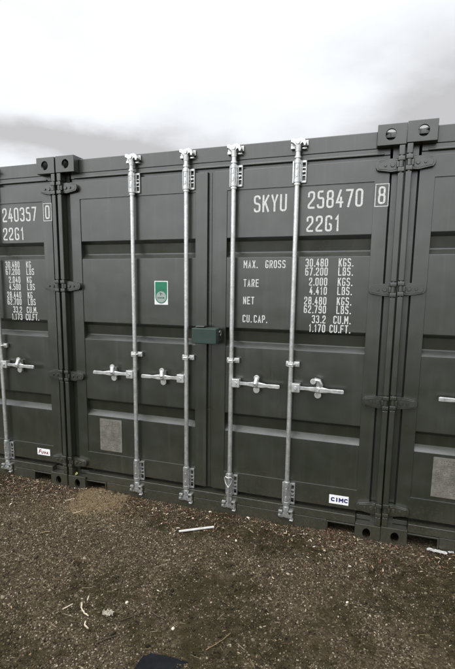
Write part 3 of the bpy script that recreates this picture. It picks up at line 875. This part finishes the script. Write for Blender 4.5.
def rots(rng, n, tilt=math.pi):
    a = rng.random(n) * 2 * math.pi; b = (rng.random(n) - 0.5) * tilt; c = (rng.random(n) - 0.5) * tilt
    ca, sa, cb, sb, cc, sc = np.cos(a), np.sin(a), np.cos(b), np.sin(b), np.cos(c), np.sin(c)
    Z = np.zeros((n, 3, 3)); Z[:, 0, 0] = ca; Z[:, 0, 1] = -sa; Z[:, 1, 0] = sa; Z[:, 1, 1] = ca; Z[:, 2, 2] = 1
    X = np.zeros((n, 3, 3)); X[:, 0, 0] = 1; X[:, 1, 1] = cb; X[:, 1, 2] = -sb; X[:, 2, 1] = sb; X[:, 2, 2] = cb
    Y = np.zeros((n, 3, 3)); Y[:, 0, 0] = cc; Y[:, 0, 2] = sc; Y[:, 1, 1] = 1; Y[:, 2, 0] = -sc; Y[:, 2, 2] = cc
    return Z @ X @ Y

# gravel
t_ = bmesh.new(); bmesh.ops.create_icosphere(t_, subdivisions=1, radius=1.0)
IV = np.array([v.co[:] for v in t_.verts]); IF = [[v.index for v in f.verts] for f in t_.faces]; t_.free()
rng = np.random.default_rng(5)
n = 110000
px = rng.uniform(-1.7, 3.5, n); py = rng.uniform(-2.1, 0.06, n)
keep = (rng.random(n) > 0.12 * moss_at(px, py)) & (sand_at(px, py) < 0.12 + 0.3 * rng.random(n)) & (fbm(px, py, 5, 41, 3) + 0.35 * rng.random(n) > 0.50)
px, py = px[keep], py[keep]; n = len(px)
s = 0.0021 + 0.0040 * rng.random(n) ** 2.6
big = rng.random(n) < 0.010; s[big] *= rng.uniform(1.4, 2.4, big.sum())
size = np.c_[s * rng.uniform(.8, 1.5, n), s * rng.uniform(.7, 1.2, n), s * rng.uniform(.5, .9, n)]
pal = np.array([(0.044, 0.032, 0.020), (0.092, 0.070, 0.046), (0.165, 0.130, 0.088), (0.245, 0.200, 0.144), (0.020, 0.015, 0.010), (0.38, 0.33, 0.25)])
pc = pal[rng.choice(6, n, p=(.25, .25, .20, .13, .15, .02))] * rng.uniform(.75, 1.2, (n, 1)) * (1 - moss_at(px, py)[:, None] * np.array([0.60, 0.60, 0.66]))
scatter_mesh('gravel', IV, IF, np.c_[px, py, ground_h(px, py) + size[:, 2] * 0.35], size, pc, M['stone'], rots(rng, n, 0.6), jitter=0.5, rng=rng)

rng = np.random.default_rng(15); n = 9000
px = 0.36 + rng.normal(0, 0.20, n); py = -0.15 + rng.normal(0, 0.16, n)
k_ = (py < 0.0) & (np.abs(px - 0.36) < 0.5); px, py = px[k_], py[k_]; n = len(px)
s = rng.uniform(0.0015, 0.004, n); size = np.c_[s * 1.2, s, s * .7]
zz = np.maximum(ground_h(px, py), ground_h(px, py) - 0.006 + np.minimum(sand_at(px, py), 0.5) * 0.026)
pc = np.array([(0.155, 0.114, 0.064), (0.10, 0.073, 0.041), (0.22, 0.17, 0.105), (0.045, 0.033, 0.02)])[rng.choice(4, n, p=(.4, .3, .2, .1))] * rng.uniform(.8, 1.2, (n, 1))
scatter_mesh('sand_grains', IV, IF, np.c_[px, py, zz + size[:, 2] * 0.4], size, pc, M['stone'], rots(rng, n, 0.6), jitter=0.4, rng=rng)

# fallen leaves and bark chips, thick against the containers
LV = np.array([(-1, 0, 0.0), (-.45, .42, .10), (.35, .38, .06), (1, .05, -.10), (.4, -.40, .12), (-.5, -.36, .05)], float)
LF = [[0, 1, 5], [1, 4, 5], [1, 2, 4], [2, 3, 4]]
rng = np.random.default_rng(9)
n = 12500
px = rng.uniform(-1.7, 3.4, n); py = 0.05 - np.abs(rng.normal(0, 0.20, n))
dens = np.where(px < 0.15, 1.0, np.where(px < 1.5, 0.60, 0.40)) + 0.5 * np.exp(-((px - 2.14) / 0.12) ** 2)
keep = (rng.random(n) < dens) & (sand_at(px, py) < 0.10 + 0.9 * rng.random(n) ** 2) & ~((py > -0.01) & ((px < 0.15) | (px > 0.36)) & ((px < 2.08) | (px > 2.25)))
px, py = px[keep], py[keep]
m = 2600   # thin cover further out
qx = rng.uniform(-1.7, 3.4, m); qy = rng.uniform(-2.0, -0.1, m)
px = np.r_[px, qx]; py = np.r_[py, qy]; n = len(px); far = np.arange(n) >= n - m
s = 0.0030 + 0.0095 * rng.random(n) ** 1.5; s[far] *= 0.65
pal = np.array([(0.028, 0.017, 0.011), (0.060, 0.036, 0.022), (0.115, 0.070, 0.040), (0.21, 0.145, 0.085), (0.36, 0.28, 0.19), (0.125, 0.060, 0.042), (0.48, 0.43, 0.35)])
ci = rng.choice(7, n, p=(.29, .25, .14, .11, .09, .085, .035))
near_red = np.exp(-((px - 2.12) / 0.10) ** 2 - ((py + 0.03) / 0.07) ** 2) > rng.random(n)
ci[near_red & (rng.random(n) < 0.6)] = 5
pc = pal[ci] * rng.uniform(.75, 1.25, (n, 1))
sz_ = np.c_[s * rng.uniform(.9, 1.7, n), s * rng.uniform(.5, 1.2, n), s * rng.uniform(.6, 2.0, n)]
scatter_mesh('leaf_litter', LV, LF, np.c_[px, py, np.maximum(ground_h(px, py), ground_h(px, py) - 0.006 + np.minimum(sand_at(px, py), 0.5) * 0.026) + 0.003 + 0.010 * rng.random(n) * np.exp(-(py / 0.25) ** 2)], sz_, pc, M['chip'], rots(rng, n, 0.9), jitter=0.35, rng=rng)

# fine twigs too many to count
TV = np.array([(-1, 0, 0), (-1, 1, 0), (-1, .5, 1), (0.1, .6, .3), (0.1, 1.6, .3), (0.1, 1.1, 1.3), (1, 0, 0), (1, .7, 0), (1, .35, .8)], float) - np.array((0, .5, .3))
TF = [[0, 1, 4, 3], [1, 2, 5, 4], [2, 0, 3, 5], [3, 4, 7, 6], [4, 5, 8, 7], [5, 3, 6, 8]]
rng = np.random.default_rng(21); n = 900
px = rng.uniform(-1.6, 3.3, n); py = rng.uniform(-1.9, -0.02, n)
l = rng.uniform(0.008, 0.035, n); r_ = rng.uniform(0.0007, 0.0018, n)
pal = np.array([(0.03, 0.021, 0.013), (0.09, 0.063, 0.037), (0.22, 0.165, 0.10), (0.36, 0.30, 0.21)])
pc = pal[rng.choice(4, n, p=(.4, .3, .2, .1))]
scatter_mesh('twig_litter', TV, TF, np.c_[px, py, ground_h(px, py) + 0.004], np.c_[l, r_, r_], pc, M['chip'], rots(rng, n, 0.15))

# ------------------------------------------------------------------ things lying on the ground
def gh(x, y): return float(ground_h(np.array([x]), np.array([y]))[0])
def lying(name, pts, rads, mat, label, cat, group=None, lift=None):
    x0, y0 = pts[0]; z0 = gh(x0, y0)
    P = []; n = len(pts)
    for k in range(n - 1):
        for q in range(4):
            t = q / 4; P.append((pts[k][0] * (1 - t) + pts[k + 1][0] * t, pts[k][1] * (1 - t) + pts[k + 1][1] * t))
    P.append(pts[-1]); rng = random.Random(hash(label) % 1000 if False else len(label))
    rr = []; pp = []
    for i, (x, y) in enumerate(P):
        t = i / (len(P) - 1); r = 0.78 * (rads[0] * (1 - t) + rads[1] * t)
        r *= rng.uniform(0.85, 1.15)
        j = 0.25 * rads[0]
        pp.append((x - x0 + rng.uniform(-j, j), y - y0 + rng.uniform(-j, j), gh(x, y) - z0 + r * 0.8 + 0.004)); rr.append(r)
    b = B(); tube(b, pp, rr, 8)
    o = obj(name, b, mat, smooth=60); o.location = (x0, y0, z0)
    return tag(o, label, cat, group)
TG = 'loose twigs on the gravel'
lying('twig', [(0.997, -1.182), (1.018, -1.215), (1.058, -1.245), (1.092, -1.256)], (0.0062, 0.0048), M['twigpale'], 'pale curved twig left of the crumpled pale lump, the longest pale one', 'twig', TG)
lying('twig', [(1.100, -1.292), (1.108, -1.312), (1.138, -1.325)], (0.0058, 0.0050), M['twigpale'], 'short pale bent twig below the pale curved twig', 'twig', TG)
lying('twig', [(0.938, -1.257), (0.958, -1.205)], (0.0045, 0.0035), M['twigpale'], 'thin pale twig left of the curved pale twig, slanting up to the right', 'twig', TG)
lying('twig', [(1.002, -1.130), (1.012, -1.158)], (0.0045, 0.004), M['twigpale'], 'tiny pale upright twig just above the pale curved twig', 'twig', TG)
lying('twig', [(1.228, -1.392), (1.262, -1.35), (1.290, -1.312)], (0.0048, 0.0036), M['twigdark'], 'dark brown twig nearest the viewer, left of the black mat', 'twig', TG)
lying('twig', [(1.242, -1.236), (1.30, -1.17), (1.342, -1.118)], (0.0042, 0.0032), M['twigdark'], 'thin dark twig right of the crumpled pale lump, slanting up to the right', 'twig', TG)
lying('twig', [(1.366, -1.116), (1.41, -1.13), (1.452, -1.136)], (0.0050, 0.0040), M['twigdark'], 'dark twig above the black mat, sloping down to the right', 'twig', TG)
lying('twig', [(1.722, -1.262), (1.76, -1.19), (1.792, -1.120)], (0.0022, 0.0018), M['twigtan'], 'thin straight tan stalk right of the black mat', 'twig', TG)
lying('twig', [(0.303, -0.690), (0.325, -0.655), (0.350, -0.648)], (0.0048, 0.0040), M['twigtan'], 'tan twig alone on the gravel below the sand patch at far left', 'twig', TG)
lying('twig', [(0.330, -0.375), (0.36, -0.33), (0.370, -0.285)], (0.0052, 0.004), M['twigpale'], 'pale twig at the near edge of the sand patch', 'twig', TG)
lying('twig', [(0.130, -0.215), (0.165, -0.195), (0.185, -0.17)], (0.0050, 0.004), M['twigpale'], 'pale twig at the left edge of the sand patch', 'twig', TG)

# white plastic strip
def strip():
    a, c = Vector((1.160, -0.350)), Vector((1.359, -0.210)); L_ = (c - a).length
    b = B(); box(b, 0, L_, -0.008, 0.008, 0, 0.009, 0.002)
    for v in b.verts: v.co.z += 0.002 * math.sin(v.co.x * 14)
    o = obj('plastic_strip', b, M['plastic']); o.location = (a.x, a.y, gh(a.x, a.y) + 0.008); o.rotation_euler = (0, 0, math.atan2(c.y - a.y, c.x - a.x))
    return tag(o, 'straight white plastic strip lying on the gravel in front of the middle container', 'strip')
strip()

def scrap(name, x, y, lx, ly, rot, mat, label, cat, hgt=0.01, seed=1, n=9, thick=0.002):
    rng = random.Random(seed); b = B(); vs = {}
    for i in range(n):
        for j in range(n):
            u, v = i / (n - 1) - .5, j / (n - 1) - .5
            k = 1 + 0.05 * rng.uniform(-1, 1) if i in (0, n - 1) or j in (0, n - 1) else 1
            vs[i, j] = b.verts.new((u * lx * k + rng.uniform(-.02, .02) * lx, v * ly * k + rng.uniform(-.02, .02) * ly, hgt * rng.random()))
    fs = [b.faces.new((vs[i, j], vs[i + 1, j], vs[i + 1, j + 1], vs[i, j + 1])) for i in range(n - 1) for j in range(n - 1)]
    bmesh.ops.solidify(b, geom=fs, thickness=thick)
    bmesh.ops.recalc_face_normals(b, faces=b.faces)
    o = obj(name, b, mat, smooth=50); o.location = (x, y, gh(x, y) + 0.008); o.rotation_euler = (0, 0, rot); return tag(o, label, cat)
scrap('paper_scrap', 2.780, -0.010, 0.115, 0.030, R(-4), M['paper'], 'torn white paper scrap against the foot of the right container', 'paper', 0.012, 4)
scrap('paper_scrap', 2.862, 0.000, 0.035, 0.016, R(10), M['paper'], 'tiny white paper scrap right of the larger torn one', 'paper', 0.008, 6)
scrap('crumpled_scrap', 1.172, -1.208, 0.056, 0.034, R(15), M['pale'], 'crumpled pale lump on the gravel between pale and dark twigs', 'scrap', 0.016, 9)

# a few pale stones that stand out
def stone(x, y, s, label, seed):
    rng = random.Random(seed); b = B(); bmesh.ops.create_icosphere(b, subdivisions=2, radius=s)
    for v in b.verts: v.co = Vector((v.co.x * 1.25, v.co.y * .9, v.co.z * .65)) * rng.uniform(.85, 1.15)
    o = obj('stone', b, M['pale'], smooth=40); o.location = (x, y, gh(x, y) + s * .35); o.rotation_euler = (0, 0, rng.random() * 6)
    return tag(o, label, 'stone', 'pale stones on the gravel')
def img(u, v):
    """ground point seen at photograph pixel (u,v) of the surveyed camera"""
    d = Matrix.Rotation(R(19.297), 3, 'Z') @ Matrix.Rotation(R(-0.730), 3, 'Y') @ Matrix.Rotation(R(81.075), 3, 'X') @ Vector(((u - 227.5) / 469.95, -(v - 363.5) / 469.95, -1))
    t = -1.6256 / d.z; return 2.4237 + d.x * t, -3.0322 + d.y * t
for k, (u, v, s, lab) in enumerate([
    (173, 629, 0.0085, 'pale oval stone above the black mat, biggest of the loose ones there'),
    (210, 513, 0.0095, 'whitish stone near the foot of the middle container, behind the white strip'),
    (236, 541, 0.0085, 'pale stone to the right of the white plastic strip'),
    (347, 603, 0.0070, 'small pale stone alone on the right-hand gravel'),
    (127, 603, 0.0085, 'pale stone up and to the right of the crumpled pale lump'),
    (193, 519, 0.0075, 'pale stone just behind the white plastic strip')]):
    x, y = img(u, v); stone(x, y, s, lab, 30 + k)

# corner of a black rubber mat at the viewer's feet
mp_ = [img(u, v) for u, v in ((132, 672), (136, 665), (140, 659), (144, 654.8), (147, 654.2), (151, 651.6), (158, 653.8), (168, 654.6), (177, 658), (187, 660.5), (197, 664), (208, 667.3), (218, 671))]
mp_ = [(mp_[0][0] - 0.03, mp_[0][1] - 0.5), *mp_, (mp_[-1][0] + 0.10, mp_[-1][1] - 0.5)]
mx0, my0 = img(160, 660)
b = B(); top_ = [b.verts.new((x - mx0, y - my0, 0.005 + 0.002 * math.sin(i * 2.1))) for i, (x, y) in enumerate(mp_)]; low_ = [b.verts.new((v.co.x, v.co.y, 0.0)) for v in top_]
b.faces.new(top_[::-1]); b.faces.new(low_)
for i in range(len(top_)): b.faces.new((top_[i], top_[(i + 1) % len(top_)], low_[(i + 1) % len(top_)], low_[i]))
bmesh.ops.triangulate(b, faces=[f for f in b.faces if len(f.verts) > 4]); bmesh.ops.recalc_face_normals(b, faces=b.faces[:])
o = obj('rubber_mat', b, M['mat']); o.location = (mx0 + 0.006, my0 - 0.012, gh(1.5, -1.35) + 0.002)
tag(o, 'black rubber mat with an irregular edge lying flat on the gravel at the bottom edge', 'mat')

# small yellow leaf on the casting at the left joint
b = B(); lf = [(-0.010, 0), (-0.006, 0.008), (0.002, 0.010), (0.010, 0.004), (0.011, -0.002), (0.004, -0.009), (-0.006, -0.008)]
fv = [b.verts.new((x, y, 0.006 * math.sin(x * 200) + 0.006)) for x, y in lf]; c = b.verts.new((0, 0, 0.010))
for k in range(7): b.faces.new((fv[k], fv[(k + 1) % 7], c))
bmesh.ops.solidify(b, geom=b.faces[:], thickness=0.002)
bmesh.ops.scale(b, vec=(1.3, 1.3, 1.6), verts=b.verts)
o = obj('leaf', b, M['leaf'], smooth=60); o.location = (0.066, 0.022, 0.127); o.rotation_euler = (R(50), 0, R(20)); tag(o, 'small yellow leaf on the bottom corner casting by the left joint', 'leaf')
